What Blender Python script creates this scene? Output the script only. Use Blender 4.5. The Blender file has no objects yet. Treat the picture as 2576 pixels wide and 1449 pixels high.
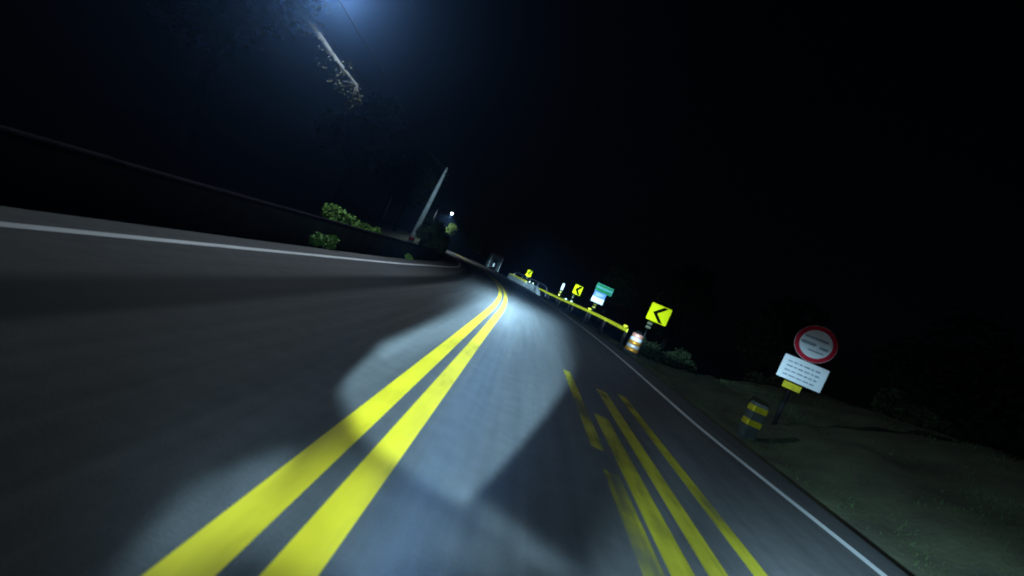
import bpy, math, random
from mathutils import Vector, Matrix
R = math.radians
scene = bpy.context.scene
col = scene.collection

# ------------------------------------------------------------------ camera
CAM_H = 1.0
cam_d = bpy.data.cameras.new('camera')
cam_d.sensor_width = 36.0
cam_d.lens = 1180.0 / 2576.0 * 36.0
cam_d.clip_start = 0.05
cam_d.clip_end = 2000.0
cam_d.dof.use_dof = True
cam_d.dof.focus_distance = 24.0
cam_d.dof.aperture_fstop = 1.4
cam = bpy.data.objects.new('camera', cam_d)
col.objects.link(cam)
ROLL = R(24.0)
YAW = R(1.279)       # turned a little to the left of the road axis
PITCH = R(-2.137)    # looking slightly down
fwd = Vector((-math.sin(YAW) * math.cos(PITCH), math.cos(YAW) * math.cos(PITCH), math.sin(PITCH)))
right0 = Vector((math.cos(YAW), math.sin(YAW), 0.0))
up0 = right0.cross(fwd)
right = right0 * math.cos(ROLL) + up0 * math.sin(ROLL)
up = -right0 * math.sin(ROLL) + up0 * math.cos(ROLL)
mw = Matrix((right, up, -fwd)).transposed().to_4x4()
mw.translation = Vector((0, 0, CAM_H))
cam.matrix_world = mw
scene.camera = cam

# ------------------------------------------------------------------ night sky and moon
world = bpy.data.worlds.new('World')
scene.world = world
world.use_nodes = True
wn = world.node_tree
wn.nodes.clear()
w_out = wn.nodes.new('ShaderNodeOutputWorld')
w_bg = wn.nodes.new('ShaderNodeBackground')
w_sky = wn.nodes.new('ShaderNodeTexSky')
w_sky.sky_type = 'NISHITA'
w_sky.sun_disc = False
w_sky.sun_elevation = R(12)
w_sky.sun_rotation = R(200)
w_bg.inputs['Strength'].default_value = 0.00020
wn.links.new(w_sky.outputs[0], w_bg.inputs['Color'])
wn.links.new(w_bg.outputs[0], w_out.inputs['Surface'])

sun_d = bpy.data.lights.new('moon', 'SUN')
sun_d.energy = 0.004
sun_d.angle = R(0.5)
sun_d.color = (0.75, 0.85, 1.0)
sun = bpy.data.objects.new('moon', sun_d)
col.objects.link(sun)
sun.rotation_euler = (R(50), 0, R(20))

vs = scene.view_settings
vs.view_transform = 'Standard'
vs.look = 'None'
vs.exposure = 0.0
vs.gamma = 1.0
vs.use_curve_mapping = False
scene.render.engine = 'CYCLES'
scene.cycles.use_denoising = True
scene.cycles.max_bounces = 4
scene.cycles.diffuse_bounces = 2
scene.cycles.glossy_bounces = 2
scene.cycles.transparent_max_bounces = 16
scene.cycles.volume_bounces = 0
scene.cycles.sample_clamp_indirect = 2.0
scene.cycles.filter_width = 1.9

# ------------------------------------------------------------------ headlamp of the motorcycle that carries the camera
LAMP = Vector((0.0, -0.15, 0.72))
LAMP_POWER = 12.566   # strength 1 in the nodes = 1 W/sr


def node_math(nt, op, a, b=None, c=None, clamp=False):
    n = nt.nodes.new('ShaderNodeMath')
    n.operation = op
    n.use_clamp = clamp
    for i, v in enumerate((a, b, c)):
        if v is None:
            continue
        if isinstance(v, (int, float)):
            n.inputs[i].default_value = v
        else:
            nt.links.new(v, n.inputs[i])
    return n.outputs[0]


def node_step(nt, v, lo, hi, out_lo=0.0, out_hi=1.0):
    n = nt.nodes.new('ShaderNodeMapRange')
    n.interpolation_type = 'SMOOTHSTEP'
    nt.links.new(v, n.inputs['Value'])
    n.inputs['From Min'].default_value = lo
    n.inputs['From Max'].default_value = hi
    n.inputs['To Min'].default_value = out_lo
    n.inputs['To Max'].default_value = out_hi
    return n.outputs[0]


def beam_xy(X, Y):
    """ground point -> slope coordinates of the beam (sideways, downwards)"""
    return ((X - LAMP.x) / (Y - LAMP.y), LAMP.z / (Y - LAMP.y))


def build_headlamp():
    d = bpy.data.lights.new('headlamp', 'SPOT')
    d.energy = LAMP_POWER
    d.spot_size = R(165)
    d.spot_blend = 0.0
    d.shadow_soft_size = 0.03
    o = bpy.data.objects.new('headlamp', d)
    col.objects.link(o)
    o.location = LAMP
    o.rotation_euler = (R(90), 0, 0)      # local -Z looks along +Y, local Y is up
    d.use_nodes = True
    nt = d.node_tree
    nt.nodes.clear()
    out = nt.nodes.new('ShaderNodeOutputLight')
    em = nt.nodes.new('ShaderNodeEmission')
    nt.links.new(em.outputs[0], out.inputs['Surface'])
    tc = nt.nodes.new('ShaderNodeTexCoord')
    sep = nt.nodes.new('ShaderNodeSeparateXYZ')
    nt.links.new(tc.outputs['Normal'], sep.inputs[0])
    M = lambda *a, **k: node_math(nt, *a, **k)
    dz = M('MAXIMUM', M('ABSOLUTE', sep.outputs['Z']), 0.02)
    x = M('DIVIDE', sep.outputs['X'], dz)
    t = M('MULTIPLY', M('DIVIDE', sep.outputs['Y'], dz), -1.0)

    def half(a, b, soft):
        # inside is on the right of a->b when seen with x right, t down ... sign fixed by poly()
        ex, ey = b[0] - a[0], b[1] - a[1]
        L = math.hypot(ex, ey)
        nx, ny = -ey / L, ex / L
        v = M('ADD', M('MULTIPLY', x, nx), M('MULTIPLY_ADD', t, ny, -(a[0] * nx + a[1] * ny)))
        return node_step(nt, v, -soft, soft)

    def poly(pts, soft):
        area = sum(pts[i][0] * pts[(i + 1) % len(pts)][1] - pts[(i + 1) % len(pts)][0] * pts[i][1] for i in range(len(pts)))
        if area < 0:
            pts = pts[::-1]
        if isinstance(soft, (int, float)):
            soft = [soft] * len(pts)
        elif area < 0:
            soft = soft[::-1][1:] + soft[::-1][:1]
        m = None
        for i in range(len(pts)):
            h = half(pts[i], pts[(i + 1) % len(pts)], soft[i])
            m = h if m is None else M('MULTIPLY', m, h)
        return m

    def blob(cx, ct, rx, rt, ang=0.0):
        ca, sa = math.cos(ang), math.sin(ang)
        ux = M('SUBTRACT', x, cx)
        ut = M('SUBTRACT', t, ct)
        a = M('DIVIDE', M('ADD', M('MULTIPLY', ux, ca), M('MULTIPLY', ut, sa)), rx)
        b = M('DIVIDE', M('SUBTRACT', M('MULTIPLY', ut, ca), M('MULTIPLY', ux, sa)), rt)
        r2 = M('ADD', M('MULTIPLY', a, a), M('MULTIPLY', b, b))
        return M('POWER', 2.718, M('MULTIPLY', r2, -1.0))

    terms = []

    def add(w, m):
        terms.append(M('MULTIPLY', m, w))

    BEAM_TERMS(add, poly, blob, node_step, nt, x, t, M)
    s = terms[0]
    for q in terms[1:]:
        s = M('ADD', s, q)
    # wanted irradiance on the flat road -> intensity of the beam in that direction
    n2 = M('ADD', M('MULTIPLY_ADD', x, x, 1.0), M('MULTIPLY', t, t))
    n3 = M('POWER', n2, 1.5)
    tt = M('MAXIMUM', t, 0.042)
    t3 = M('POWER', tt, 3.0)
    cut = node_step(nt, t, 0.026, 0.056)
    ground = M('MULTIPLY', M('DIVIDE', M('MULTIPLY', s, n3), t3), M('MULTIPLY', cut, LAMP.z ** 2))
    # kerb-side light above the cut-off, which reaches the signs
    xr = M('MAXIMUM', x, 0.0)
    xl = M('MAXIMUM', M('MULTIPLY', x, -1.0), 0.0)
    fall = M('POWER', 2.718, M('ADD', M('MULTIPLY', xr, -SIGN_FALL), M('MULTIPLY', xl, -26.0)))
    vert = M('MULTIPLY', node_step(nt, t, -0.16, -0.055), node_step(nt, t, 0.10, 0.03))
    signs = M('MULTIPLY', M('MULTIPLY', fall, vert), SIGN_I)
    rim = M('MULTIPLY', node_step(nt, t, -0.012, 0.002), node_step(nt, t, 0.024, 0.012))     # brightest just under the cut-off
    signs = M('MULTIPLY_ADD', M('MULTIPLY', fall, rim), RIM_I, signs)
    wide = M('MULTIPLY', M('MULTIPLY', node_step(nt, x, 0.30, 0.45), node_step(nt, x, 2.4, 1.1)), M('MULTIPLY', node_step(nt, t, -0.165, -0.085), SIDE_I))
    wide = M('MULTIPLY', wide, node_step(nt, t, 0.75, 0.3))
    verge = M('MULTIPLY', M('MULTIPLY', node_step(nt, x, 0.5, 0.85), node_step(nt, t, 0.0, 0.22)), M('MULTIPLY', node_step(nt, t, 1.3, 0.6), 330.0))  # extra lobe added to brighten the right bank
    ground = M('ADD', ground, verge)
    ground = M('MULTIPLY_ADD', blob(0.26, 0.018, 0.022, 0.026), 1300.0, ground)  # extra lobe aimed at the drum to brighten it
    side = M('MULTIPLY', blob(-0.25, -0.10, 0.04, 0.08), 1250.0)     # extra lobe added to brighten the pale pole
    total = M('ADD', M('ADD', ground, side), M('ADD', signs, wide))
    nt.links.new(total, em.inputs['Strength'])
    em.inputs['Color'].default_value = (0.47, 0.82, 1.07, 1)
    return o


RIM_I = 34000.0
SIGN_I, SIGN_FALL, SIDE_I = 4200.0, 8.8, 80.0


def BEAM_TERMS(add, poly, blob, step, nt, x, t, M):
    g = lambda X, Y: beam_xy(X, Y)
    P = BEAM_POINTS
    add(7.0, poly([P[k] for k in ('a1', 'a2', 'a3', 'a4', 'a5', 'a6', 'a7', 'a8', 'a9')], [0.009, 0.024, 0.02, 0.010, 0.010, 0.016, 0.035, 0.018, 0.011]))
    add(20.0, blob(P['hot'][0], P['hot'][1], 0.050, 0.024))
    add(7.5, blob(P['hot2'][0], P['hot2'][1], 0.075, 0.035))
    # bright streak that runs out to the left of the hot spot
    add(5.0, poly([P[k] for k in ('c1', 'c2', 'c3', 'c4')], 0.012))
    # bright rim under the main field and its tail
    add(2.6, poly([P[k] for k in ('r1', 'r2', 'r3', 'r4')], 0.014))
    add(4.2, poly([P[k] for k in ('e1', 'e2', 'e3', 'e4')], 0.016))
    # near field in front of the wheel
    add(4.4, poly([P[k] for k in ('d1', 'd2', 'd3', 'd4', 'd5')], 0.06))
    add(3.2, poly([P[k] for k in ('f1', 'f2', 'f3', 'f4', 'f5')], [0.03, 0.016, 0.03, 0.07, 0.07]))
    add(2.4, poly([P[k] for k in ('g1', 'g2', 'g3', 'g4')], 0.02))
    add(3.6, poly([P[k] for k in ('k1', 'k2', 'k3', 'k4')], 0.06))
    add(0.9, blob(-0.34, 0.52, 0.24, 0.22))
    # faint spill
    add(0.40, M('MULTIPLY', M('MULTIPLY', step(nt, x, -0.35, 0.15), step(nt, x, 1.7, 0.5)), step(nt, t, 0.09, 0.26)))


BEAM_POINTS = {'a1': (-0.227, 0.188), 'a2': (-0.262, 0.258), 'a3': (-0.213, 0.301), 'a4': (-0.134, 0.324), 'a5': (0.07, 0.339), 'a6': (0.135, 0.217), 'a7': (0.165, 0.12), 'a8': (0.077, 0.028), 'a9': (-0.073, 0.06), 'hot': (-0.021, 0.058), 'hot2': (-0.022, 0.076), 'c1': (-0.231, 0.189), 'c2': (-0.204, 0.202), 'c3': (-0.056, 0.101), 'c4': (-0.084, 0.086), 'r1': (-0.072, 0.324), 'r2': (0.058, 0.32), 'r3': (0.076, 0.341), 'r4': (-0.065, 0.335), 'e1': (0.056, 0.324), 'e2': (0.081, 0.343), 'e3': (0.294, 0.376), 'e4': (0.337, 0.362), 'd1': (-0.177, 0.327), 'd2': (0.069, 0.337), 'd3': (0.308, 0.371), 'd4': (-0.209, 0.531), 'd5': (-0.36, 0.491), 'f1': (-0.497, 0.608), 'f2': (-0.447, 0.468), 'f3': (-0.291, 0.373), 'f4': (-0.287, 0.404), 'f5': (-0.35, 0.574), 'g1': (-0.379, 0.429), 'g2': (-0.293, 0.371), 'g3': (-0.279, 0.386), 'g4': (-0.358, 0.446), 'k1': (-0.117, 0.502), 'k2': (-0.106, 0.43), 'k3': (-0.003, 0.467), 'k4': (-0.026, 0.508)}
build_headlamp()

# ------------------------------------------------------------------ helpers
def smooth(a, b, v):
    q = min(1.0, max(0.0, (v - a) / (b - a)))
    return q * q * (3 - 2 * q)


X0, S0, RAD = -0.34, 10.0, 112.0


def road_pt(s, off, z=0.0):
    """point of the road: s metres along the centre line, off metres to its right"""
    if s <= S0:
        return Vector((X0 + off, s, z))
    a = (s - S0) / RAD
    return Vector((X0 - RAD * (1 - math.cos(a)) + off * math.cos(a), S0 + RAD * math.sin(a) + off * math.sin(a), z))


def heading(s):
    return 0.0 if s <= S0 else (s - S0) / RAD


class MB:
    def __init__(self):
        self.v, self.f, self.uv = [], [], None

    def quad(self, a, b, c, d):
        i = len(self.v)
        self.v += [tuple(a), tuple(b), tuple(c), tuple(d)]
        self.f.append((i, i + 1, i + 2, i + 3))

    def box(self, cx, cy, cz, sx, sy, sz, bev=0.0, m=None):
        """box centred at c; bev cuts the vertical and top edges a little"""
        hx, hy, hz = sx / 2, sy / 2, sz / 2
        b = min(bev, hx * .6, hy * .6, hz * .6)
        i = len(self.v)
        rings = []
        if b > 0:
            levels = [(-hz, b), (-hz + b, 0), (hz - b, 0), (hz, b)]
        else:
            levels = [(-hz, 0), (hz, 0)]
        for z, ins in levels:
            x, y = hx - ins, hy - ins
            if b > 0:
                ring = [(-x + b, -y), (x - b, -y), (x, -y + b), (x, y - b), (x - b, y), (-x + b, y), (-x, y - b), (-x, -y + b)]
            else:
                ring = [(-x, -y), (x, -y), (x, y), (-x, y)]
            rings.append([(cx + px, cy + py, cz + z) for px, py in ring])
        self.loft(rings, m)

    def loft(self, rings, m=None, caps=True, closed=True):
        i = len(self.v)
        n = len(rings[0])
        for r in rings:
            for p in r:
                p = Vector(p)
                if m is not None:
                    p = m @ p
                self.v.append(tuple(p))
        for k in range(len(rings) - 1):
            for j in range(n if closed else n - 1):
                a = i + k * n + j
                b = i + k * n + (j + 1) % n
                self.f.append((a, b, b + n, a + n))
        if caps:
            self.f.append(tuple(i + j for j in range(n))[::-1])
            self.f.append(tuple(i + (len(rings) - 1) * n + j for j in range(n)))

    def tube(self, pts, radii, n=8):
        pts = [Vector(p) for p in pts]
        if isinstance(radii, (int, float)):
            radii = [radii] * len(pts)
        rings = []
        ref = Vector((0.31, 0.17, 0.93))
        for k, p in enumerate(pts):
            d = (pts[min(k + 1, len(pts) - 1)] - pts[max(k - 1, 0)]).normalized()
            a = d.cross(ref)
            if a.length < 1e-3:
                a = d.cross(Vector((1, 0, 0)))
            a.normalize()
            b = d.cross(a).normalized()
            rings.append([p + (a * math.cos(q) + b * math.sin(q)) * radii[k] for q in [2 * math.pi * j / n for j in range(n)]])
        self.loft(rings)

    def lathe(self, prof, n=20, c=(0, 0, 0)):
        rings = [[(c[0] + r * math.cos(2 * math.pi * j / n), c[1] + r * math.sin(2 * math.pi * j / n), c[2] + z) for j in range(n)] for r, z in prof]
        self.loft(rings)

    def prism(self, outline, y0, y1):
        """outline in x-z, thickness from y0 to y1"""
        self.loft([[(x, y0, z) for x, z in outline], [(x, y1, z) for x, z in outline]])

    def build(self, name, material, parent=None, smooth_=False, loc=None):
        me = bpy.data.meshes.new(name)
        me.from_pydata(self.v, [], self.f)
        if self.uv:
            l = me.uv_layers.new(name='UVMap')
            for lp in me.loops:
                l.data[lp.index].uv = self.uv[lp.vertex_index]
        me.materials.append(material)
        if smooth_:
            for p in me.polygons:
                p.use_smooth = True
        me.update()
        o = bpy.data.objects.new(name, me)
        col.objects.link(o)
        if parent is not None:
            o.parent = parent
        if loc is not None:
            o.location = loc
        return o


def tag(o, label=None, cat=None, group=None, kind=None):
    for k, v in (('label', label), ('category', cat), ('group', group), ('kind', kind)):
        if v:
            o[k] = v
    return o


def thing(name, loc, label, cat, rz=0.0, group=None):
    o = bpy.data.objects.new(name, None)
    o.empty_display_size = 0.2
    col.objects.link(o)
    o.location = loc
    o.rotation_euler = (0, 0, rz)
    return tag(o, label, cat, group)


def mat(name, c, rough=0.8, var=0.0, scale=6.0, spec=0.3, bump=0.0, bscale=60.0, metallic=0.0, c2=None, detail=5.0):
    m = bpy.data.materials.new(name)
    m.use_nodes = True
    nt = m.node_tree
    b = nt.nodes['Principled BSDF']
    b.inputs['Roughness'].default_value = rough
    b.inputs['Specular IOR Level'].default_value = spec
    b.inputs['Metallic'].default_value = metallic
    b.inputs['Base Color'].default_value = (*c, 1)
    tc = nt.nodes.new('ShaderNodeTexCoord')
    if var or c2:
        nz = nt.nodes.new('ShaderNodeTexNoise')
        nz.inputs['Scale'].default_value = scale
        nz.inputs['Detail'].default_value = detail
        nt.links.new(tc.outputs['Object'], nz.inputs['Vector'])
        ra = nt.nodes.new('ShaderNodeValToRGB')
        ra.color_ramp.elements[0].position = 0.3
        ra.color_ramp.elements[1].position = 0.7
        lo = c2 if c2 else tuple(max(0.0, q * (1 - var)) for q in c)
        hi = c if c2 else tuple(min(1.0, q * (1 + var)) for q in c)
        ra.color_ramp.elements[0].color = (*lo, 1)
        ra.color_ramp.elements[1].color = (*hi, 1)
        nt.links.new(nz.outputs[0], ra.inputs[0])
        nt.links.new(ra.outputs[0], b.inputs['Base Color'])
    if bump:
        n2 = nt.nodes.new('ShaderNodeTexNoise')
        n2.inputs['Scale'].default_value = bscale
        n2.inputs['Detail'].default_value = 4
        nt.links.new(tc.outputs['Object'], n2.inputs['Vector'])
        bp = nt.nodes.new('ShaderNodeBump')
        bp.inputs['Strength'].default_value = bump
        bp.inputs['Distance'].default_value = 0.02
        nt.links.new(n2.outputs[0], bp.inputs['Height'])
        nt.links.new(bp.outputs[0], b.inputs['Normal'])
    return m


def emission(name, c, strength):
    m = bpy.data.materials.new(name)
    m.use_nodes = True
    nt = m.node_tree
    nt.nodes.clear()
    o = nt.nodes.new('ShaderNodeOutputMaterial')
    e = nt.nodes.new('ShaderNodeEmission')
    e.inputs['Color'].default_value = (*c, 1)
    e.inputs['Strength'].default_value = strength
    nt.links.new(e.outputs[0], o.inputs['Surface'])
    return m


def asphalt():
    m = mat('asphalt', (0.1, 0.1, 0.1), rough=0.9, spec=0.2)
    nt = m.node_tree
    b = nt.nodes['Principled BSDF']
    tc = nt.nodes['Texture Coordinate']
    uv = nt.nodes.new('ShaderNodeUVMap')
    sep = nt.nodes.new('ShaderNodeSeparateXYZ')
    nt.links.new(uv.outputs[0], sep.inputs[0])

    def noise(scale, detail, vec):
        n = nt.nodes.new('ShaderNodeTexNoise')
        n.inputs['Scale'].default_value = scale
        n.inputs['Detail'].default_value = detail
        nt.links.new(vec, n.inputs['Vector'])
        return n.outputs[0]
    mp = nt.nodes.new('ShaderNodeMapping')          # long stains in the direction of travel
    mp.inputs['Scale'].default_value = (2.2, 0.12, 1)
    nt.links.new(uv.outputs[0], mp.inputs['Vector'])
    streak = noise(1.0, 4.0, mp.outputs[0])
    m2 = nt.nodes.new('ShaderNodeMapping')
    m2.inputs['Scale'].default_value = (11.0, 0.35, 1)
    nt.links.new(uv.outputs[0], m2.inputs['Vector'])
    wear = noise(1.0, 5.0, m2.outputs[0])            # tyre-polished lines
    blot = noise(7.0, 4.0, tc.outputs['Object'])
    patch = noise(0.7, 5.0, tc.outputs['Object'])
    grain = noise(90.0, 3.0, tc.outputs['Object'])
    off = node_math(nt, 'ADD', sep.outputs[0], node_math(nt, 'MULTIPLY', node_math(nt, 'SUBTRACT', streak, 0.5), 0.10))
    # darker strip along the middle of the left lane
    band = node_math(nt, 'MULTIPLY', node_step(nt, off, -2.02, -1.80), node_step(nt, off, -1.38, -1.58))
    base = node_math(nt, 'MULTIPLY_ADD', streak, 0.08, 0.047)
    base = node_math(nt, 'MULTIPLY_ADD', patch, 0.022, base)
    base = node_math(nt, 'MULTIPLY', base, node_math(nt, 'ADD', node_math(nt, 'MULTIPLY_ADD', wear, 0.7, 0.40), node_math(nt, 'MULTIPLY', blot, 0.5)))
    base = node_math(nt, 'MULTIPLY', base, node_math(nt, 'MULTIPLY_ADD', grain, 0.7, 0.66))
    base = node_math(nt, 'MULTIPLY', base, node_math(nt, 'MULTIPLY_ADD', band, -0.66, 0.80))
    cb = nt.nodes.new('ShaderNodeCombineColor')
    nt.links.new(node_math(nt, 'MULTIPLY', base, 1.04), cb.inputs[0])
    nt.links.new(base, cb.inputs[1])
    nt.links.new(node_math(nt, 'MULTIPLY', base, 0.97), cb.inputs[2])
    nt.links.new(cb.outputs[0], b.inputs['Base Color'])
    bp = nt.nodes.new('ShaderNodeBump')
    bp.inputs['Strength'].default_value = 0.25
    bp.inputs['Distance'].default_value = 0.01
    nt.links.new(grain, bp.inputs['Height'])
    nt.links.new(bp.outputs[0], b.inputs['Normal'])
    return m


def paint(name, c, wear, scale=9.0, stretch=0.12, contrast=0.12):
    """road paint; wear = share of the film that has gone and lets the asphalt show"""
    m = mat(name, c, rough=0.6, spec=0.3)
    nt = m.node_tree
    b = nt.nodes['Principled BSDF']
    out = nt.nodes['Material Output']
    tc = nt.nodes['Texture Coordinate']
    mp = nt.nodes.new('ShaderNodeMapping')
    mp.inputs['Scale'].default_value = (1, stretch, 1)
    nt.links.new(tc.outputs['Object'], mp.inputs['Vector'])
    nz = nt.nodes.new('ShaderNodeTexNoise')
    nz.inputs['Scale'].default_value = scale
    nz.inputs['Detail'].default_value = 6
    nz.inputs['Roughness'].default_value = 0.65
    nt.links.new(mp.outputs[0], nz.inputs['Vector'])
    n2 = nt.nodes.new('ShaderNodeTexNoise')
    n2.inputs['Scale'].default_value = 1.6
    n2.inputs['Detail'].default_value = 3
    nt.links.new(tc.outputs['Object'], n2.inputs['Vector'])
    mx = node_math(nt, 'MULTIPLY_ADD', n2.outputs[0], 0.5, node_math(nt, 'MULTIPLY', nz.outputs[0], 0.5))
    thr = 0.5 + (wear - 0.5) * 0.42
    keep = node_step(nt, mx, thr - contrast, thr + contrast)
    tr = nt.nodes.new('ShaderNodeBsdfTransparent')
    ms = nt.nodes.new('ShaderNodeMixShader')
    nt.links.new(keep, ms.inputs[0])
    nt.links.new(tr.outputs[0], ms.inputs[1])
    nt.links.new(b.outputs[0], ms.inputs[2])
    nt.links.new(ms.outputs[0], out.inputs['Surface'])
    # dirt on the film
    ra = nt.nodes.new('ShaderNodeValToRGB')
    ra.color_ramp.elements[0].position = 0.35
    ra.color_ramp.elements[0].color = (c[0] * .72, c[1] * .70, c[2] * .72, 1)
    ra.color_ramp.elements[1].position = 0.62
    ra.color_ramp.elements[1].color = (*c, 1)
    nt.links.new(mx, ra.inputs[0])
    nt.links.new(ra.outputs[0], b.inputs['Base Color'])
    return m


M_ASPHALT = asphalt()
M_YELLOW = paint('yellow_road_paint', (0.80, 0.57, 0.014), 0.09)
M_GHOST = [paint('faded_yellow_road_paint', (0.44, 0.37, 0.022), w, 7.0, 0.1, 0.16) for w in (0.27, 0.33, 0.24, 0.31, 0.56)]
M_WHITE = paint('white_road_paint', (0.80, 0.80, 0.78), 0.05)
M_EARTH = mat('grassy_earth', (0.075, 0.085, 0.045), rough=1.0, spec=0.1, c2=(0.045, 0.042, 0.03), scale=1.6, bump=0.6, bscale=14)
M_STONE = mat('dark_mossy_concrete', (0.02, 0.02, 0.019), rough=0.95, var=0.5, scale=2.5, bump=0.4, bscale=12)
M_COPING = mat('weathered_coping', (0.008, 0.007, 0.010), rough=1.0, spec=0.02, var=0.35, scale=4, bump=0.3, bscale=20)
M_CONC = mat('grey_concrete', (0.20, 0.21, 0.21), rough=0.9, var=0.4, scale=3.0, bump=0.25, bscale=18)
M_POLE = mat('pale_concrete_pole', (0.42, 0.42, 0.40), rough=0.85, var=0.2, scale=5)
M_DARKMETAL = mat('dark_steel', (0.012, 0.012, 0.013), rough=0.7, var=0.3, spec=0.15)
M_PIPE = mat('dull_painted_pipe', (0.10, 0.09, 0.12), rough=0.6, var=0.2)
M_RAIL = mat('yellow_rail_paint', (0.66, 0.56, 0.012), rough=0.5, var=0.12, scale=3, spec=0.4)
M_SIGNY = mat('yellow_sign_sheet', (0.82, 0.76, 0.006), rough=0.42, metallic=0.6, var=0.05, scale=4, spec=0.05)
M_SIGNB = mat('black_sign_print', (0.004, 0.004, 0.004), rough=0.7, spec=0.03)
M_SIGNG = mat('green_sign_sheet', (0.003, 0.15, 0.035), rough=0.42, metallic=0.6, var=0.1, scale=4)
M_SIGNW = mat('white_sign_sheet', (0.80, 0.80, 0.80), rough=0.42, metallic=0.6, var=0.05, scale=4)
M_SIGNPALE = mat('pale_blue_print', (0.10, 0.30, 0.32), rough=0.42, metallic=0.6, var=0.2, scale=6)
M_SIGNBLUE = mat('blue_sign_sheet', (0.06, 0.14, 0.45), rough=0.42, metallic=0.6, c2=(0.22, 0.36, 0.62), scale=2.0)
M_SIGNRED = mat('red_sign_print', (0.50, 0.010, 0.030), rough=0.42, metallic=0.6, var=0.1)
M_SIGNPINK = mat('faded_red_print', (0.62, 0.25, 0.22), rough=0.42, metallic=0.6, var=0.2, scale=9)
M_SIGNGREY = mat('grey_print', (0.30, 0.32, 0.36), rough=0.42, metallic=0.6, var=0.3, scale=9)
M_POSTY = mat('yellow_post_band', (0.55, 0.43, 0.015), rough=0.42, metallic=0.6, var=0.25, scale=12)
M_ORANGE = mat('orange_band', (0.75, 0.30, 0.03), rough=0.42, metallic=0.6, var=0.12, scale=6)
M_DRUMRED = mat('faded_orange_red_band', (0.75, 0.30, 0.22), rough=0.42, metallic=0.6, var=0.12, scale=6)
M_RUBBER = mat('black_rubber', (0.012, 0.012, 0.012), rough=0.9)
M_REFL = mat('pale_reflector', (0.8, 0.8, 0.5), rough=0.42, metallic=0.6)
M_LEAF = mat('green_leaves', (0.10, 0.20, 0.035), rough=0.7, var=0.5, scale=3, spec=0.25)
M_LEAFD = mat('dark_green_leaves', (0.018, 0.026, 0.011), rough=0.95, var=0.5, scale=2, spec=0.1)
M_LEAFM = mat('dull_green_leaves', (0.055, 0.085, 0.015), rough=0.8, var=0.6, scale=3, spec=0.1)
M_LEAFY = mat('yellow_green_leaves', (0.05, 0.047, 0.028), rough=0.8, var=0.5, scale=5, spec=0.25)
M_GRASS = mat('verge_grass', (0.035, 0.05, 0.02), rough=0.95, var=0.5, scale=2, spec=0.1)
M_BARK = mat('lamplit_bark', (0.05, 0.05, 0.048), rough=0.95, var=0.4, scale=8, bump=0.5, bscale=30)  # paler copy of the bark for the limb, standing in for lamplight
M_BARKD = mat('dark_bark', (0.007, 0.0065, 0.006), rough=0.95, spec=0.05, var=0.4, scale=8)  # darker copy of the bark, toned down to stand in for shade
M_CABLE = mat('black_cable', (0.05, 0.05, 0.05), rough=0.5)
M_POSTC = mat('dirty_concrete', (0.035, 0.038, 0.033), rough=0.95, var=0.4, scale=8)
M_WOOD = mat('tarred_wood', (0.010, 0.009, 0.008), rough=0.95, var=0.3, spec=0.05)
M_ROOF = mat('red_roof_sheet', (0.35, 0.12, 0.12), rough=0.7, var=0.3)
M_WALL = mat('grey_plaster', (0.12, 0.12, 0.12), rough=0.9, var=0.3)

# ------------------------------------------------------------------ terrain and road
rnd = random.Random(4)


def terrain_z(s, off):
    if -3.2 < off < 4.2:
        return -0.05
    if off <= -3.2:
        q = -off
        return -0.05 - 0.07 * smooth(3.2, 3.5, q) + 0.04 * smooth(4.0, 4.3, q) - 0.32 * max(0, q - 4.4)
    dip = -0.05 - 0.13 * smooth(4.2, 4.6, off) + 0.13 * smooth(4.75, 5.1, off)
    near = 1 - smooth(13.0, 19.0, s)
    crest = max(0.6, 1.9 - 0.06 * (s - 4))
    bank = crest * (0.30 * smooth(5.0, 6.4, off) + 0.70 * smooth(5.6, 9.6, off)) + 0.05 * max(0, off - 10)
    drop = -0.35 * max(0.0, off - 6.0)
    drop = max(drop, -14)
    return dip + near * bank + (1 - near) * drop


def build_terrain():
    svals = [-40, -30, -20, -14, -10] + [-8 + 0.5 * k for k in range(64)] + [24 + 1.5 * k for k in range(24)] + [62, 66, 72, 80, 90, 100, 115, 130, 150, 180]
    offs = [-100, -60, -35, -20, -12, -9, -7, -6, -5, -4.6, -4.2, -3.9, -3.6, -3.4, -3.2, -3.0, -1, 1, 3, 4.0, 4.2, 4.35, 4.5, 4.65, 4.8, 4.95, 5.1, 5.3, 5.5, 5.75, 6.0, 6.3, 6.6, 7, 7.4, 7.8, 8.2, 8.6, 9, 9.5, 10, 11, 12.5, 15, 20, 30, 50, 90, 160, 300, 500]
    b = MB()
    for s in svals:
        for o in offs:
            j = 0.0
            if o > 4.3:
                j = 0.03 * rnd.uniform(-1, 1) * min(1, (o - 4.2)) + (0.06 * rnd.uniform(-1, 1) if o > 6 else 0)
            elif o < -3.3:
                j = 0.02 * rnd.uniform(-1, 1)
            b.v.append(tuple(road_pt(s, o, terrain_z(s, o) + j)))
    n = len(offs)
    for i in range(len(svals) - 1):
        for k in range(n - 1):
            a = i * n + k
            b.f.append((a, a + 1, a + 1 + n, a + n))
    return tag(b.build('ground', M_EARTH, smooth_=True), kind='structure')


build_terrain()


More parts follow.
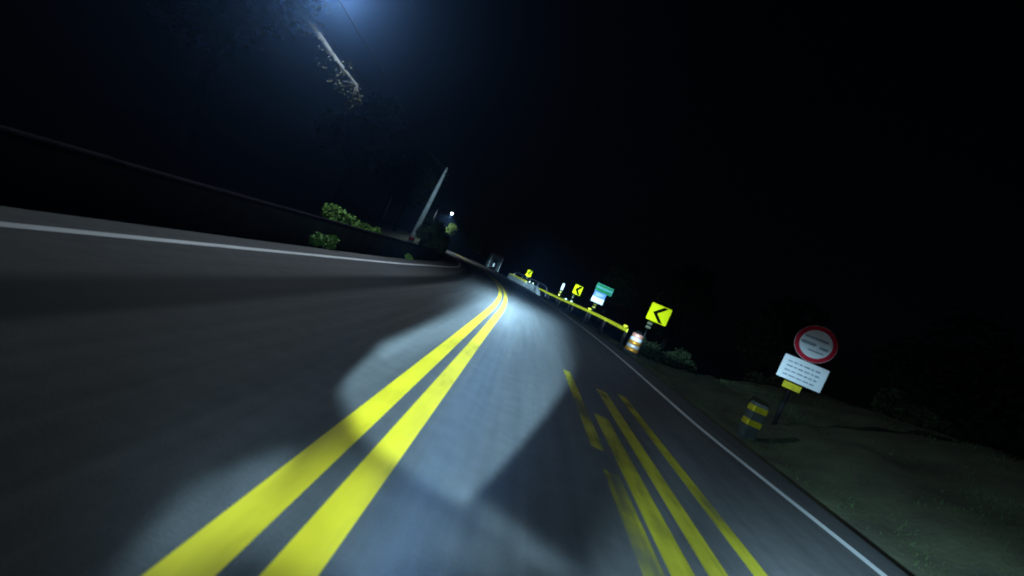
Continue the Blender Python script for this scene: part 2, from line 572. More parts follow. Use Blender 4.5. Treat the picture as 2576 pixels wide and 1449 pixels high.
def strip(name, material, s0, s1, o0, o1, z, step=1.0, label=None, off_fn=None):
    b = MB()
    b.uv = []
    n = max(2, int((s1 - s0) / step) + 1)
    k = 5 if name == 'road' else 2
    for i in range(n):
        s = s0 + (s1 - s0) * i / (n - 1)
        d = off_fn(s) if off_fn else 0.0
        for j in range(k):
            o = o0 + (o1 - o0) * j / (k - 1) + d
            b.v.append(tuple(road_pt(s, o, z)))
            b.uv.append((o, s))
    for i in range(n - 1):
        for j in range(k - 1):
            a = i * k + j
            b.f.append((a, a + 1, a + 1 + k, a + k))
    return tag(b.build(name, material), label=label, kind='structure')


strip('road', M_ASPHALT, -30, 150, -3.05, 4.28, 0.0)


def left_line(s):
    return 0.42 * smooth(14, 25, s)


strip('centre_line', M_YELLOW, -12, 110, -0.195, -0.068, 0.004, 0.5, 'left stripe of the bright double yellow centre line')
strip('centre_line', M_YELLOW, -12, 110, 0.018, 0.145, 0.004, 0.5, 'right stripe of the bright double yellow centre line')
strip('edge_line', M_WHITE, -12, 110, 3.42, 3.54, 0.004, 0.5, 'thin white line along the right road edge', lambda s: 0.36 * (1 - smooth(2.6, 7.5, s)))
strip('edge_line', M_WHITE, -12, 110, -2.71, -2.615, 0.004, 0.5, 'thin white line along the left road edge', left_line)
for k, (xc, y0, y1, w) in enumerate(((1.03, 3.6, 6.6, 0.115), (1.245, -4, 4.75, 0.16), (1.50, -4, 6.25, 0.15), (1.86, -4, 6.6, 0.13), (1.06, -4, 3.2, 0.13))):
    strip('faded_lane_line', M_GHOST[k], y0, y1, xc - X0 - w / 2, xc - X0 + w / 2, 0.004, 0.5,
          ['short stub of worn yellow line nearest the lit beam', 'wide worn yellow line second from the lit beam', 'clearest worn yellow line in the right lane', 'worn yellow line nearest the white edge line', 'barely visible yellow line remnant at the bottom'][k])


# ------------------------------------------------------------------ foliage
def leaves(b, blobs, n, size, rng, flat=0.0):
    """small bent leaf faces spread through several overlapping lumps"""
    tot = sum(r * r for _, r in blobs)
    for c, r in blobs:
        c = Vector(c)
        for _ in range(int(n * r * r / tot)):
            while True:
                d = Vector((rng.uniform(-1, 1), rng.uniform(-1, 1), rng.uniform(-1, 1)))
                if 0.05 < d.length <= 1:
                    break
            d = d.normalized() * (d.length ** 0.45) * r * rng.uniform(0.75, 1.12)
            p = c + d
            a = Vector((rng.gauss(0, 1), rng.gauss(0, 1), rng.gauss(0, 0.6))).normalized()
            e = a.cross(Vector((rng.gauss(0, 1), rng.gauss(0, 1), rng.gauss(0, 1))))
            if e.length < 1e-3:
                continue
            e.normalize()
            L = size * rng.uniform(0.6, 1.4)
            i = len(b.v)
            b.v += [tuple(p - a * L * .5), tuple(p + e * L * .28 + a * L * .02), tuple(p + a * L * .55), tuple(p - e * L * .28 + a * L * .02)]
            b.f.append((i, i + 1, i + 2, i + 3))


def tree(loc, h, r, label, seed, material=None, n=2600, size=0.34, lumps=9, group=None, trunk_h=0.45, name='broadleaf_tree'):
    rng = random.Random(seed)
    t = thing(name, loc, label, 'tree', group=group)
    b = MB()
    top = h * 0.8
    pts = [(0, 0, -0.4), (rng.uniform(-.1, .1), rng.uniform(-.1, .1), h * .25), (rng.uniform(-.25, .25), rng.uniform(-.25, .25), h * .5), (rng.uniform(-.4, .4), rng.uniform(-.4, .4), top)]
    b.tube(pts, [h * .035, h * .028, h * .02, h * .006], 8)
    blobs = []
    for k in range(lumps):
        a = k * 2.4 + rng.uniform(-.5, .5)
        q = rng.uniform(0.2, 0.85)
        zz = h * (trunk_h + (1 - trunk_h) * rng.uniform(0.1, 0.92))
        wid = r * (0.9 if zz < h * .75 else 0.5)
        c = (math.cos(a) * q * wid, math.sin(a) * q * wid, zz)
        blobs.append((c, r * rng.uniform(.32, .52)))
        b.tube([(pts[2][0] * .8, pts[2][1] * .8, h * rng.uniform(.3, .5)), (c[0] * .55, c[1] * .55, (zz + h * .42) / 2), c], [h * .014, h * .009, h * .003], 5)
    b.build('trunk', M_BARKD, t, True)
    cb = MB()
    leaves(cb, blobs, n, size, rng)
    cb.build('crown', material or M_LEAFD, t)
    return t


def shrub(loc, r, label, seed, material, n=900, size=0.12, squash=(1.2, 1.2, 0.8), group=None, name='roadside_shrub'):
    rng = random.Random(seed)
    t = thing(name, loc, label, 'shrub', group=group)
    blobs = []
    b = MB()
    for k in range(7):
        a = k * 0.95 + rng.uniform(-.3, .3)
        q = rng.uniform(.15, .75)
        c = (math.cos(a) * q * r * squash[0], math.sin(a) * q * r * squash[1], r * squash[2] * rng.uniform(.35, 1.25))
        blobs.append((c, r * rng.uniform(.32, .5)))
        b.tube([(0, 0, -0.1), (c[0] * .4, c[1] * .4, c[2] * .55), c], [r * .03, r * .022, r * .008], 5)
    b.build('stem', M_BARKD, t, True)
    cb = MB()
    leaves(cb, blobs, n, size, rng)
    cb.build('foliage', material, t)
    return t


# ------------------------------------------------------------------ left side: low wall, pole, street lamp, planting
def build_left_wall():
    t = thing('roadside_wall', (-3.9, 8, -0.15), 'low dark concrete wall with pale coping along the left road edge', 'wall')
    inv = Vector((-3.9, 8, -0.15))

    def wp(s, d, z):
        base = road_pt(s, -3.56 + (0.0 if s < 14 else left_line(s) * .6) - d, z)
        return base - inv
    top = lambda s: 0.43 - 0.035 * smooth(8, 22, s)
    b = MB()
    rings = []
    sv = [-16 + 1.0 * k for k in range(49)]
    for s in sv:
        rings.append([wp(s, 0.0, -0.2), wp(s, 0.16, -0.2), wp(s, 0.13, top(s) - 0.06), wp(s, 0.02, top(s) - 0.06)])
    b.loft(rings)
    b.build('wall_body', M_STONE, t)
    s = -16.0
    rr = random.Random(7)
    while s < 31:
        L = 1.45
        b = MB()
        dz = rr.uniform(-.006, .006)
        rg = []
        for q in (s + .012, s + L / 2, s + L - .012):
            z0, z1 = top(q) - 0.058 + dz, top(q) + dz
            rg.append([wp(q, -0.01, z0), wp(q, 0.16, z0), wp(q, 0.16, z1 - .015), wp(q, 0.145, z1), wp(q, 0.005, z1), wp(q, -0.01, z1 - .015)])
        b.loft(rg)
        b.build('coping_stone', M_COPING, t)
        s += L
    return t


build_left_wall()


def build_utility_pole():
    t = thing('utility_pole', (-6.83, 26, -0.1), 'pale tapered concrete utility pole behind the left wall', 'pole')
    b = MB()
    b.lathe([(0.155, 0), (0.150, 0.6), (0.135, 1.9), (0.112, 3.3), (0.085, 4.3), (0.06, 4.72), (0.03, 4.78)], 16)
    sh = b.build('shaft', M_POLE, t, True)
    b = MB()
    b.lathe([(0.158, 0.28), (0.158, 0.46)], 16)
    b.build('red_band', M_SIGNRED, t, True)
    for z in (4.15, 4.45):
        b = MB()
        b.box(0.16, -0.02, z, 0.34, 0.05, 0.05, 0.008)
        b.build('bracket', M_DARKMETAL, t)
    t.rotation_euler = (0, R(3.2), 0)
    return t


build_utility_pole()

NEAR_LAMP = Vector((-5.95, 9.5, 5.02))


def luminaire(parent, p, dx, glow, size=1.0):
    """street lamp head whose long side points along +x*dx, light panel below"""
    b = MB()
    L, W = 0.62 * size, 0.24 * size
    rings = []
    for q, w, h in ((-.5, .45, .05), (-.35, .8, .085), (0, 1, .10), (.35, .9, .085), (.5, .5, .04)):
        x = q * L * dx
        rings.append([(p.x + x, p.y - W / 2 * w, p.z), (p.x + x, p.y + W / 2 * w, p.z), (p.x + x, p.y + W / 2 * w * .7, p.z + h), (p.x + x, p.y - W / 2 * w * .7, p.z + h)])
    b.loft(rings)
    head = b.build('lamp_head', M_DARKMETAL, parent)
    b = MB()
    b.box(p.x, p.y, p.z - 0.018, L * .62, W * .72, 0.03, 0.008)
    b.build('light_panel', glow, parent)
    return head


def street_light(parent, p, energy, color, tilt=(0, 0, 0), size=170):
    d = bpy.data.lights.new('street_light', 'SPOT')
    d.energy = energy
    d.color = color
    d.spot_size = R(size)
    d.spot_blend = 0.35
    d.shadow_soft_size = 0.10
    o = bpy.data.objects.new('street_light', d)
    col.objects.link(o)
    o.parent = parent
    o.location = p
    o.rotation_euler = tilt
    return o


COOL = (0.70, 0.86, 1.0)
M_GLOW = emission('lamp_glow', (0.8, 0.92, 1.0), 25.0)


def build_near_lamp():
    t = thing('street_lamp', (-9.3, 6.1, -1.8), 'dark timber street lamp post with long arm over the left wall', 'street lamp')
    base = Vector((-9.3, 6.1, -1.8))
    b = MB()
    b.lathe([(0.14, 0), (0.13, 4.2), (0.11, 7.3), (0.10, 7.7)], 12)
    b.build('post', M_WOOD, t, True)
    p = NEAR_LAMP - base
    b = MB()
    b.tube([(0, 0, 7.2), (0.9, 0.91, 7.36), (2.2, 2.23, 7.2), (p.x - .22, p.y - .22, p.z + .05)], [.035, .032, .03, .028], 8)
    b.build('arm', M_DARKMETAL, t, True)
    luminaire(t, p, 1, M_GLOW)
    street_light(t, p + Vector((0.02, 0, -0.06)), NEAR_E, COOL, (R(0), R(-16), 0), 172)
    return t


NEAR_E = 1400.0
FAR_E = 1250.0
build_near_lamp()


def build_far_lamp():
    base = Vector((-11.4, 48.2, -0.1))
    t = thing('street_lamp', base, 'far lit street lamp shining white beyond the bend', 'street lamp')
    b = MB()
    b.lathe([(0.10, 0), (0.085, 2.5), (0.06, 4.1)], 10)
    b.build('post', M_DARKMETAL, t, True)
    p = Vector((1.55, 0, 3.75))
    b = MB()
    b.tube([(0, 0, 4.0), (0.7, 0, 4.2), (1.3, 0, 4.0)], [.03, .03, .025], 6)
    b.build('arm', M_DARKMETAL, t, True)
    b = MB()
    b.lathe([(0.03, 0.30), (0.13, 0.18), (0.15, 0.14)], 14, p)
    b.build('lamp_head', M_DARKMETAL, t, True)
    b = MB()
    b.lathe([(0.005, -0.11), (0.07, -0.09), (0.115, -0.02), (0.125, 0.05), (0.11, 0.13)], 16, p)
    b.build('lamp_globe', emission('far_lamp_glow', (0.85, 0.95, 1.0), 12.0), t, True)
    street_light(t, p + Vector((0, 0, -0.16)), FAR_E, COOL, (0, R(10), 0), 165)
    return t


build_far_lamp()


def build_cable(pts, sag, r, label):
    b = MB()
    a, c = Vector(pts[0]), Vector(pts[1])
    P = []
    for k in range(25):
        q = k / 24
        P.append(a.lerp(c, q) - Vector((0, 0, sag * 4 * q * (1 - q))))
    b.tube(P, r, 6)
    return tag(b.build('overhead_cable', M_CABLE, smooth_=True), label, 'cable', 'overhead cables on the left')


build_cable(((-9.3, 9.5, 5.75), (-6.50, 26.0, 4.55)), 0.30, 0.016, 'upper black cable sagging from lamp post to pale pole')
build_cable(((-6.6, 9.6, 5.15), (-6.48, 26.0, 4.25)), 0.10, 0.010, 'lower thin cable that catches the lamp light')


def build_branch_tree():
    """tree behind the wall whose limb hangs down into the light of the street lamp"""
    base = Vector((-14.6, 10.6, 0.0))
    t = thing('overhanging_tree', base, 'tree behind the left wall with one limb hanging into the lamplight', 'tree')
    rng = random.Random(11)
    b = MB()
    b.tube([(0, 0, -2.4), (.1, -.1, 1.6), (.3, -.3, 3.4), (.6, -.5, 5.2), (.7, -.6, 7.0)], [.24, .2, .17, .12, .05], 9)
    limb = [Vector((-10.6, 11.3, 5.9)), Vector((-9.2, 11.1, 5.45)), Vector((-7.85, 11, 4.78)), Vector((-7.30, 11, 4.40)), Vector((-6.80, 11.0, 4.18)), Vector((-6.35, 11, 3.90)), Vector((-5.92, 11, 3.66)), Vector((-5.52, 11, 3.46)), Vector((-5.36, 11, 3.22))]
    limb = [p - base for p in limb]
    b2 = MB()
    b2.tube([(.3, -.3, 4.6)] + limb, [.14, .12, .10, .085, .07, .06, .05, .042, .03, .012], 8)
    tw = [(3, (.12, .2, -.2)), (4, (-.1, -.2, .15)), (5, (-.2, .15, -.28)), (6, (.08, -.2, .1)), (7, (-.30, .1, -.14)), (7, (-.04, .1, -.36)), (6, (-.2, .12, -.24)), (7, (-.42, .05, -.06))]
    blobs = []
    for k, d in tw:
        e = limb[k] + Vector(d)
        b2.tube([limb[k], (limb[k] + e) / 2 + Vector((0, 0, .03)), e], [.02, .014, .006], 5)
        blobs.append(e)
    b.build('trunk', M_BARKD, t, True)
    b2.build('limb', M_BARK, t, True)
    cb = MB()
    spots = []
    for e in blobs:
        spots += [(e + Vector((rng.gauss(0, .07), rng.gauss(0, .07), rng.gauss(-.04, .08))), .03) for _ in range(11)]
    for k in range(1, 9):
        for _ in range(16):
            p = limb[k].lerp(limb[min(k + 1, len(limb) - 1)], rng.random())
            spots.append((p + Vector((rng.gauss(-.03, .08), rng.gauss(0, .08), -abs(rng.gauss(0, .12)) + .04)), .03))
    leaves(cb, spots, len(spots) * 3, 0.055, rng)
    cb.build('limb_foliage', M_LEAFY, t)
    cb = MB()
    bl = []
    for k in range(9):
        a = k * 2.4
        bl.append(((math.cos(a) * 1.5 - 1.0, math.sin(a) * 1.5 + .8, 6.0 + rng.uniform(0, 2.4)), rng.uniform(.7, 1.2)))
    leaves(cb, bl, 9000, 0.13, rng)
    cb.build('crown', M_LEAFD, t)
    return t


build_branch_tree()

shrub((-5.0, 11.6, 0.05), 0.52, 'bright green shrub spilling over the left wall top', 21, M_LEAF, 2600, 0.085, (1.3, .9, .62))
shrub((-4.65, 13.0, 0.05), 0.42, 'smaller bright green shrub on the wall beside the larger one', 22, M_LEAF, 1800, 0.075, (1.1, 1.2, .6))
shrub((-3.60, 8.3, -0.12), 0.27, 'dull green weeds at the foot of the left wall', 23, M_LEAF, 700, 0.07, (.5, 2.4, .9), name='wall_weeds')
shrub((-3.58, 14.3, -0.1), 0.16, 'small weed clump by the left pavement edge before the bend', 24, M_LEAF, 300, 0.06, (.8, 1.2, .9), name='wall_weeds')
for k, (p, r, lab) in enumerate((((-4.75, 21.5, 0), 0.8, 'black bush behind the left wall nearest the road'), ((-5.2, 24.5, 0), 1.15, 'large black bush at the inside of the bend'),
                                 ((-6.3, 28.5, 0), 1.4, 'dark bush behind the pale utility pole'), ((-7.9, 33.0, 0), 1.5, 'dark bush farther round the inside of the bend'))):
    shrub(p, r, lab, 30 + k, M_LEAFD, 1500, 0.16, (.95, 1.1, .85), 'dark bushes inside the bend', 'dark_bush')

for k, (p, h, r, lab) in enumerate((((-13, 16, 0.5), 7, 3.0, 'dark tree far left of the pale pole, nearest the camera'), ((-12, 27, 0.4), 6, 2.4, 'dark tree standing left behind the pale pole'),
                                    ((-11.6, 38, 0.3), 5.0, 2.0, 'dark tree inside the bend in front of the far lamp'), ((-16, 47, .6), 6.5, 2.6, 'dark tree left of the far street lamp'))):
    tree(p, h, r, lab, 50 + k, group='dark trees on the left')
tree((-9.75, 50.2, -.1), 2.9, 0.9, 'small tree with yellow green leaves lit under the far lamp', 60, M_LEAFM, 900, 0.16, 6, trunk_h=.3, name='small_tree')
tree((-8.9, 66, -.3), 4.2, 2.2, 'dim green tree on the outer side of the bend far ahead', 61, M_LEAF, 1800, 0.25, 8, group='far trees past the bend', trunk_h=.12)
tree((-13.5, 72, -.3), 5.0, 2.6, 'dim green tree behind the lit road past the bend', 62, M_LEAF, 1800, 0.25, 8, group='far trees past the bend', trunk_h=.12)

# ------------------------------------------------------------------ right side: guard rail, parapet, signs
OFF_RAIL = 4.72


def rail_top(s):
    return 0.72 - 0.20 * smooth(20, 35, s)


def build_guard_rail():
    org = road_pt(17.2, OFF_RAIL)
    t = thing('guard_rail', org, 'yellow steel guard rail on dark posts along the right bend', 'guard rail')
    prof = [(-.012, 0), (.0, -.005), (.035, -.035), (.035, -.06), (.004, -.08), (.004, -.095), (.035, -.115), (.035, -.14), (.0, -.17), (-.012, -.175), (-.018, -.15), (.014, -.13), (.014, -.12), (-.02, -.095), (-.02, -.075), (.014, -.055), (.014, -.04), (-.016, -.015)]
    s = 17.1
    k = 0
    while s < 36.2:
        e = min(s + 3.2, 36.4)
        b = MB()
        rings = []
        for j in range(5):
            q = s + .01 + (e - s - .02) * j / 4
            rings.append([road_pt(q, OFF_RAIL - dx, rail_top(q) + dz * .82) - org for dx, dz in prof])
        b.loft(rings)
        b.build('rail_panel', M_RAIL, t)
        for q in (s + .4,):
            if q > e:
                continue
            b = MB()
            m = Matrix.Translation(road_pt(q, OFF_RAIL + .09) - org) @ Matrix.Rotation(heading(q), 4, 'Z')
            b.box(0, 0, rail_top(q) / 2 - .16, .10, .12, rail_top(q) + .28, .01, m)
            b.build('rail_post', M_WOOD, t)
        s = e
        k += 1
    for q, m in ((17.6, M_RAIL), (23.6, M_RAIL), (27.6, M_REFL), (29.0, M_SIGNW)):
        b = MB()
        mm = Matrix.Translation(road_pt(q, OFF_RAIL + .02, rail_top(q) + .055) - org) @ Matrix.Rotation(heading(q), 4, 'Z')
        b.box(0, 0, 0, .16 if q < 25 else .13, .03, .075, .012, mm)
        b.box(0, .03, -.04, .03, .03, .10, .004, mm)
        b.build('reflector', m, t)
    return t


build_guard_rail()


def build_parapet():
    org = road_pt(35.2, OFF_RAIL + .1)
    t = thing('bridge_parapet', org, 'low grey concrete bridge parapet with yellow stripe past the guard rail', 'parapet')
    s0, s1 = 36.0, 46.6
    b = MB()
    rings = []
    for k in range(19):
        s = s0 + (s1 - s0) * k / 18
        w = .16 if (k % 4) else .20
        hh = (.06, .30, .50)[k] if k < 3 else .52
        rings.append([road_pt(s, OFF_RAIL - w, -.1) - org, road_pt(s, OFF_RAIL + .2, -.1) - org, road_pt(s, OFF_RAIL + .16, hh) - org, road_pt(s, OFF_RAIL - w + .06, hh) - org])
    b.loft(rings)
    b.build('parapet_wall', M_CONC, t)
    b = MB()
    mm = Matrix.Translation(road_pt(36.9, OFF_RAIL - .16, .22) - org) @ Matrix.Rotation(heading(37), 4, 'Z')
    b.box(0, 0, .05, .05, .34, .30, .01, mm)
    b.build('drain_box', M_DARKMETAL, t)
    b = MB()
    rings = []
    for k in range(9):
        s = 40.2 + 5.8 * k / 8
        rings.append([road_pt(s, OFF_RAIL - .175, .42) - org, road_pt(s, OFF_RAIL - .14, .42) - org, road_pt(s, OFF_RAIL - .13, .56) - org, road_pt(s, OFF_RAIL - .175, .56) - org])
    b.loft(rings)
    b.build('yellow_stripe', M_RAIL, t)
    for q in (38.6, 39.8, 45.4):
        b = MB()
        mm = Matrix.Translation(road_pt(q, OFF_RAIL, .60) - org) @ Matrix.Rotation(heading(q), 4, 'Z')
        b.box(0, 0, 0, .10, .03, .10, .01, mm)
        b.box(0, .03, -.05, .03, .03, .12, .004, mm)
        b.build('reflector', M_REFL, t)
    return t


build_parapet()


def build_handrail():
    org = road_pt(35.4, OFF_RAIL + .35)
    t = thing('pipe_handrail', org, 'thin dull pipe handrail curving down behind the parapet', 'handrail')
    P = [road_pt(35.2, OFF_RAIL + .35, .05), road_pt(35.35, OFF_RAIL + .35, .55), road_pt(35.9, OFF_RAIL + .35, .80), road_pt(36.6, OFF_RAIL + .35, .86)]
    P += [road_pt(38 + k, OFF_RAIL + .35, .88) for k in range(10)]
    b = MB()
    b.tube([p - org for p in P], .028, 7)
    b.build('top_pipe', M_PIPE, t, True)
    for q in (38.4, 41, 43.6, 46.2):
        b = MB()
        b.tube([road_pt(q, OFF_RAIL + .35, -.1) - org, road_pt(q, OFF_RAIL + .35, .88) - org], .022, 6)
        b.build('handrail_post', M_PIPE, t, True)
    return t


build_handrail()


def rounded_rect(w, h, r, n=4):
    o = []
    for cx, cz, a0 in ((w / 2 - r, h / 2 - r, 0), (-w / 2 + r, h / 2 - r, 90), (-w / 2 + r, -h / 2 + r, 180), (w / 2 - r, -h / 2 + r, 270)):
        for k in range(n + 1):
            a = R(a0 + 90 * k / n)
            o.append((cx + r * math.cos(a), cz + r * math.sin(a)))
    return o


def shift(o, dx, dz):
    return [(x + dx, z + dz) for x, z in o]


def post_with_bands(t, x, z0, z1, bands, r=.035, band_m=None, bw=.06):
    b = MB()
    b.lathe([(r, z0), (r, z1), (r * .6, z1 + .01)], 10, (x, .03 + r, 0))
    p = b.build('post', M_DARKMETAL, t, True)
    for z, h in bands:
        b = MB()
        b.lathe([(r + .004, z - h / 2), (r + .004, z + h / 2)], 10, (x, .03 + r, 0))
        if bw > r:
            b.box(x, .018, z, bw * 2, .012, h, .003)
        b.build('reflective_band', band_m or M_POSTY, p, False)


def chevron_sign(loc, w, h, zc, rz, label, bands, pz0=-.3, post_dx=0.0, band_m=None, bw=.06, stroke=.34):
    t = thing('chevron_sign', loc, label, 'road sign', rz, 'yellow chevron signs on the bend')
    b = MB()
    b.prism(shift(rounded_rect(w, h, .035), 0, zc), 0, .012)
    b.build('sign_plate', M_SIGNY, t)
    # chevron pointing left
    q, th = h * .46, w * stroke
    xl = -w * .30
    xr = w * .12
    out = [(xl, zc), (xr, zc + q), (xr + th, zc + q), (xl + th * 1.05, zc), (xr + th, zc - q), (xr, zc - q)]
    b = MB()
    b.prism([out[0], out[1], out[2], out[3]][::-1], -.0045, -.001)
    b.prism([out[0], out[3], out[4], out[5]][::-1], -.0045, -.001)
    b.build('chevron', M_SIGNB, t)
    post_with_bands(t, post_dx, pz0, zc + h * .4, bands, .035, band_m, bw)
    for dz in (-.2, .2):
        b = MB()
        b.box(post_dx, .022, zc + dz * h, .16, .018, .035, .004)
        b.build('bracket', M_DARKMETAL, t)
    return t


M_BANDPALE = mat('dull_pale_band', (0.42, 0.44, 0.25), rough=0.6, var=0.2)
chevron_sign((5.0, 17.6, 0), .76, .66, 1.68, R(-15), 'nearest and largest yellow chevron sign, behind the orange striped drum', ((1.235, .10), (1.085, .09)), post_dx=-.16, band_m=M_BANDPALE, bw=.09, stroke=.21)
chevron_sign((3.21, 30, -.2), .52, .60, 1.67, R(-6), 'middle yellow chevron sign left of the green name board', ((1.24, .07), (1.12, .07)), post_dx=-.1, band_m=M_BANDPALE, bw=.05)
chevron_sign((-.07, 44.5, -.3), .45, .60, 1.57, R(0), 'farthest small yellow chevron sign above the bridge parapet', ((1.1, .05),), post_dx=0, band_m=M_BANDPALE, bw=.04)


def build_name_board():
    t = thing('direction_sign_post', (3.75, 24.5, -.2), 'green name board above blue and white plates on one post', 'road sign', R(-8))
    b = MB()
    b.prism(shift(rounded_rect(.90, .41, .02), .125, 2.17), -.012, 0)
    p = b.build('green_board', M_SIGNG, t)
    b = MB()
    o, i = rounded_rect(.88, .39, .02), rounded_rect(.85, .36, .015)
    n = len(o)
    for k in range(n):
        a, c, d, e = o[k], o[(k + 1) % n], i[(k + 1) % n], i[k]
        b.quad((a[0] + .125, -.0145, a[1] + 2.17), (c[0] + .125, -.0145, c[1] + 2.17), (d[0] + .125, -.0145, d[1] + 2.17), (e[0] + .125, -.0145, e[1] + 2.17))
    b.build('border_line', M_SIGNPALE, p)
    b = MB()                           # one row of lettering, too smeared to read
    rr = random.Random(3)
    x = -.27
    while x < .50:
        w = rr.uniform(.035, .06)
        b.prism([(x, 2.125), (x + w, 2.125), (x + w, 2.235), (x, 2.235)], -.0150, -.0135)
        x += w + .012
    tag(b.build('lettering', M_SIGNPALE, p), kind='stuff')
    b = MB()
    b.prism(shift(rounded_rect(.62, .275, .012), .02, 1.805), -.008, .004)
    p = b.build('blue_plate', M_SIGNBLUE, t)
    b = MB()
    for z, w in ((1.86, .36), (1.80, .42), (1.745, .3)):
        b.prism([(-.2, z - .008), (-.2 + w, z - .008), (-.2 + w, z + .008), (-.2, z + .008)], -.0105, -.009)
    tag(b.build('lettering', M_SIGNW, p), kind='stuff')
    b = MB()
    b.prism(shift(rounded_rect(.64, .29, .012), .02, 1.512), -.008, .004)
    p = b.build('white_plate', M_SIGNW, t)
    b = MB()
    b.prism([(-.16, 1.59), (.03, 1.59), (.03, 1.63), (-.16, 1.63)], -.0105, -.009)
    for z, w in ((1.555, .44), (1.525, .34)):
        b.prism([(-.2, z - .006), (-.2 + w, z - .006), (-.2 + w, z + .006), (-.2, z + .006)], -.0105, -.009)
    tag(b.build('lettering', M_SIGNPINK, p), kind='stuff')
    post_with_bands(t, 0, -.4, 2.3, ((1.255, .07), (1.12, .075)), .038, M_RAIL, .075)
    return t


build_name_board()


def build_delineator():
    t = thing('delineator_post', (2.5, 33.2, -.3), 'slim white reflective delineator post behind the guard rail', 'delineator', R(-4))
    b = MB()
    b.prism(shift(rounded_rect(.17, .50, .06, 5), 0, 1.60), -.01, .01)
    b.build('white_panel', M_SIGNW, t)
    post_with_bands(t, 0, -.4, 1.8, ((1.20, .10), (.98, .10)), .04, M_RAIL, .06)
    return t


build_delineator()


def build_drum():
    t = thing('traffic_drum', (4.46, 17.0, -.03), 'orange and white striped plastic drum at the guard rail end', 'traffic drum')
    R0 = .245
    b = MB()
    b.lathe([(.31, -.02), (.31, .05), (.27, .075)], 20)
    b.build('rubber_base', M_RUBBER, t, True)
    z = .06
    hs = (.135, .13, .135, .13, .15)
    for k, (h, m) in enumerate(zip(hs, (M_ORANGE, M_SIGNW, M_ORANGE, M_SIGNW, M_DRUMRED))):
        r = R0 - .012 * k
        b = MB()
        b.lathe([(r - .02, z), (r, z + .008), (r, z + h - .014), (r - .02, z + h - .006), (r - .03, z + h)], 24)
        b.build('drum_band', m, t, True)
        z += h
    b = MB()
    b.lathe([(.165, z - .004), (.16, z + .03), (.11, z + .045)], 20)
    b.tube([(-.09, 0, z + .04), (-.08, 0, z + .10), (.08, 0, z + .10), (.09, 0, z + .04)], .014, 6)
    b.build('drum_lid', M_DARKMETAL, t, False)
    return t


build_drum()


def build_speed_sign():
    t = thing('speed_limit_sign', (5.58, 9.2, .1), 'round red ringed sign over a white plate on the right bank', 'road sign', R(-24))
    zc, rad = 1.95, .36
    circ = lambda r, n=40: [(r * math.cos(2 * math.pi * k / n), zc + r * math.sin(2 * math.pi * k / n)) for k in range(n)]
    b = MB()
    b.prism(circ(rad), -.006, .006)
    p = b.build('round_plate', M_SIGNW, t)
    b = MB()
    o, i = circ(rad - .004), circ(rad - .085)
    for k in range(40):
        q = (k + 1) % 40
        b.quad((o[k][0], -.009, o[k][1]), (o[q][0], -.009, o[q][1]), (i[q][0], -.009, i[q][1]), (i[k][0], -.009, i[k][1]))
    b.build('red_ring', M_SIGNRED, p)
    b = MB()                            # dark figures, unreadable in the photograph
    for z, x0, x1, hh in ((.10, -.24, .20, .022), (-.02, -.26, .02, .03), (-.04, .06, .24, .026), (-.14, -.10, .2, .014)):
        b.prism([(x0, zc + z), (x0 + .03, zc + z - hh), (x1 - .03, zc + z - hh), (x1, zc + z), (x1 - .03, zc + z + hh), (x0 + .03, zc + z + hh)], -.009, -.0075)
    tag(b.build('figures', M_SIGNGREY, p), kind='stuff')
    b = MB()
    b.prism(shift(rounded_rect(.78, .46, .02), 0, 1.345), -.006, .006)
    p = b.build('white_plate', M_SIGNW, t)
    b = MB()
    rr = random.Random(9)
    for z in (1.47, 1.38, 1.29, 1.20):
        x = -.30
        while x < .26:
            w = rr.uniform(.05, .12)
            b.prism([(x, z - .014), (x + w, z - .014), (x + w, z + .014), (x, z + .014)], -.0085, -.0070)
            x += w + .02
    tag(b.build('lettering', M_SIGNGREY, p), kind='stuff')
    post_with_bands(t, -.06, -.3, 2.3, ((1.02, .13),), .04, M_POSTY, .16)
    return t


build_speed_sign()


def build_guide_post():
    t = thing('guide_post', (4.72, 8.5, -.1), 'short dark concrete guide post with two yellow bands', 'bollard', R(3))
    b = MB()
    b.box(0, 0, .27, .26, .20, .86, .02)
    b.build('post_body', M_POSTC, t)
    for z in (.59, .33):
        b = MB()
        b.box(0, 0, z, .272, .212, .12, .012)
        b.build('yellow_band', M_POSTY, t)
    return t


build_guide_post()


def build_shed():
    base = Vector((-4.6, 58.5, -.9))
    t = thing('roadside_shed', base, 'small roadside shed with a faded red roof past the bend', 'shed', R(14))
    b = MB()
    b.box(0, .6, 1.15, 1.7, 1.2, 3.0, .02)
    b.build('wall', M_WALL, t)
    b = MB()
    b.loft([[(-1.05, -.5, 2.62), (1.05, -.5, 2.62), (1.05, -.5, 2.68), (-1.05, -.5, 2.68)], [(-1.05, 1.5, 3.02), (1.05, 1.5, 3.02), (1.05, 1.5, 3.08), (-1.05, 1.5, 3.08)]])
    b.build('roof', M_ROOF, t)
    b = MB()
    b.box(-.65, -.42, 1.2, .06, .06, 2.8, .005)
    b.build('awning_post', M_SIGNW, t)
    b = MB()
    b.box(.75, -.42, 1.2, .06, .06, 2.8, .005)
    b.build('awning_post', M_SIGNW, t)
    b = MB()
    b.box(.1, -.015, 1.25, .7, .03, 1.7, .005)
    b.build('door', M_DARKMETAL, t)
    return t


build_shed()


def build_marker():
    t = thing('marker_post', (-4.25, 54.5, -.4), 'short white marker post standing before the far shed', 'marker post')
    b = MB()
    b.lathe([(.05, -.2), (.05, 1.15), (.03, 1.2)], 10)
    b.build('shaft', M_DARKMETAL, t)
    b = MB()
    b.box(0, -.056, .95, .12, .012, .42, .004)
    b.build('white_panel', M_SIGNW, t)
    return t


build_marker()

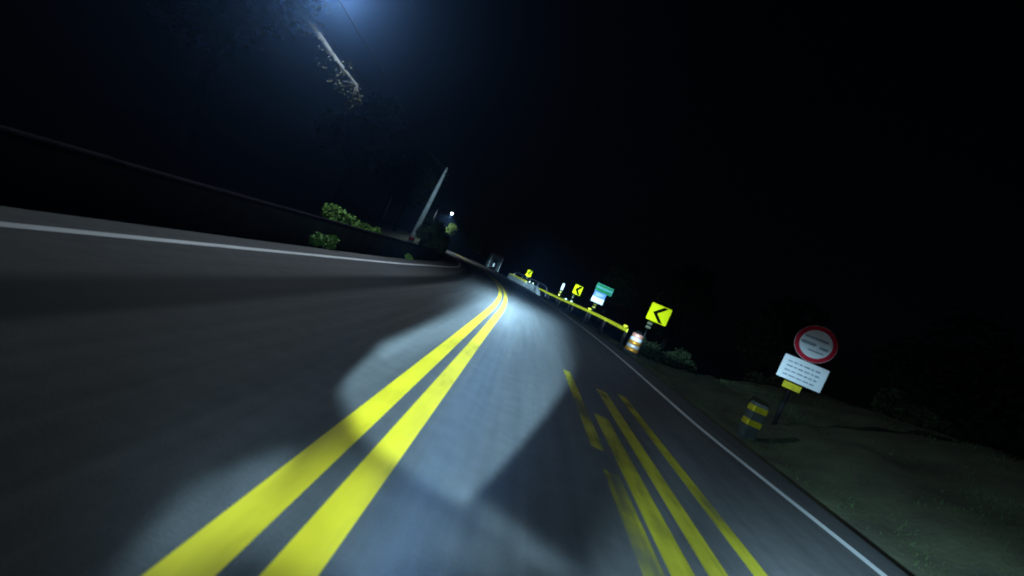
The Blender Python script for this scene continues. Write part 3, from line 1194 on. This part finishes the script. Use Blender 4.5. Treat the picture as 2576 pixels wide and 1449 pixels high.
for k, (p, h, r, lab) in enumerate((((7.2, 41, -1.2), 6.5, 2.2, 'dark tree on the right slope behind the delineator'), ((10.5, 33, -2), 7.5, 2.8, 'dark tree behind the green name board'),
                                    ((14, 26, -2.4), 8, 3.2, 'dark tree right of the nearest chevron sign'), ((18.5, 20, -1.5), 8, 3.0, 'dark tree behind the round speed sign'),
                                    ((15.5, 12.5, 2.0), 5.5, 2.4, 'dark tree on top of the right bank'))):
    tree(p, h, r, lab, 80 + k, group='dark trees on the right')
for k, (p, r, lab) in enumerate((((8.6, 15.6, .6), .7, 'dark bush on the bank left of the round sign'), ((6.9, 19.5, -.1), .8, 'dark bush behind the nearest chevron sign'), ((9.8, 11.6, 1.3), .75, 'dark bush on the bank right of the round sign'),
                                 ((6.6, 23.0, -.3), .8, 'dark bush below the green name board'))):
    shrub(p, r, lab, 95 + k, M_LEAFD, 1100, 0.13, (1.2, 1.2, .7), 'dark bushes on the right bank', 'dark_bush')


def build_grass():
    rng = random.Random(5)
    b = MB()
    for _ in range(16000):
        s = rng.uniform(1.0, 20.0)
        o = 5.0 + 6.0 * rng.random() ** 1.5
        p = road_pt(s, o, terrain_z(s, o) - .02)
        h = rng.uniform(.02, .07) * (0.6 + 0.8 * rng.random())
        a = rng.uniform(0, math.pi)
        w = Vector((math.cos(a), math.sin(a), 0)) * .010
        lean = Vector((rng.gauss(0, .4), rng.gauss(0, .4), 1)).normalized() * h
        i = len(b.v)
        b.v += [tuple(p - w), tuple(p + w), tuple(p + lean)]
        b.f.append((i, i + 1, i + 2))
    return tag(b.build('verge_grass', M_GRASS), 'short grass growing on the right bank', 'grass', kind='stuff')


build_grass()

# ------------------------------------------------------------------ thin mist added to stand in for lens glare round the lamp
def build_haze():
    b = MB()
    b.box(10, 65, 0, 640, 420, 60)
    o = b.build('haze', bpy.data.materials.new('glare_mist'))
    m = o.data.materials[0]
    m.use_nodes = True
    nt = m.node_tree
    nt.nodes.clear()
    out = nt.nodes.new('ShaderNodeOutputMaterial')
    v = nt.nodes.new('ShaderNodeVolumePrincipled')
    v.inputs['Color'].default_value = (0.28, 0.52, 1.0, 1)
    v.inputs['Density'].default_value = HAZE
    v.inputs['Anisotropy'].default_value = 0.89
    nt.links.new(v.outputs[0], out.inputs['Volume'])
    return tag(o, 'thin added mist standing in for lens glare around the lamps', 'haze', kind='stuff')


HAZE = 0.0033
build_haze()
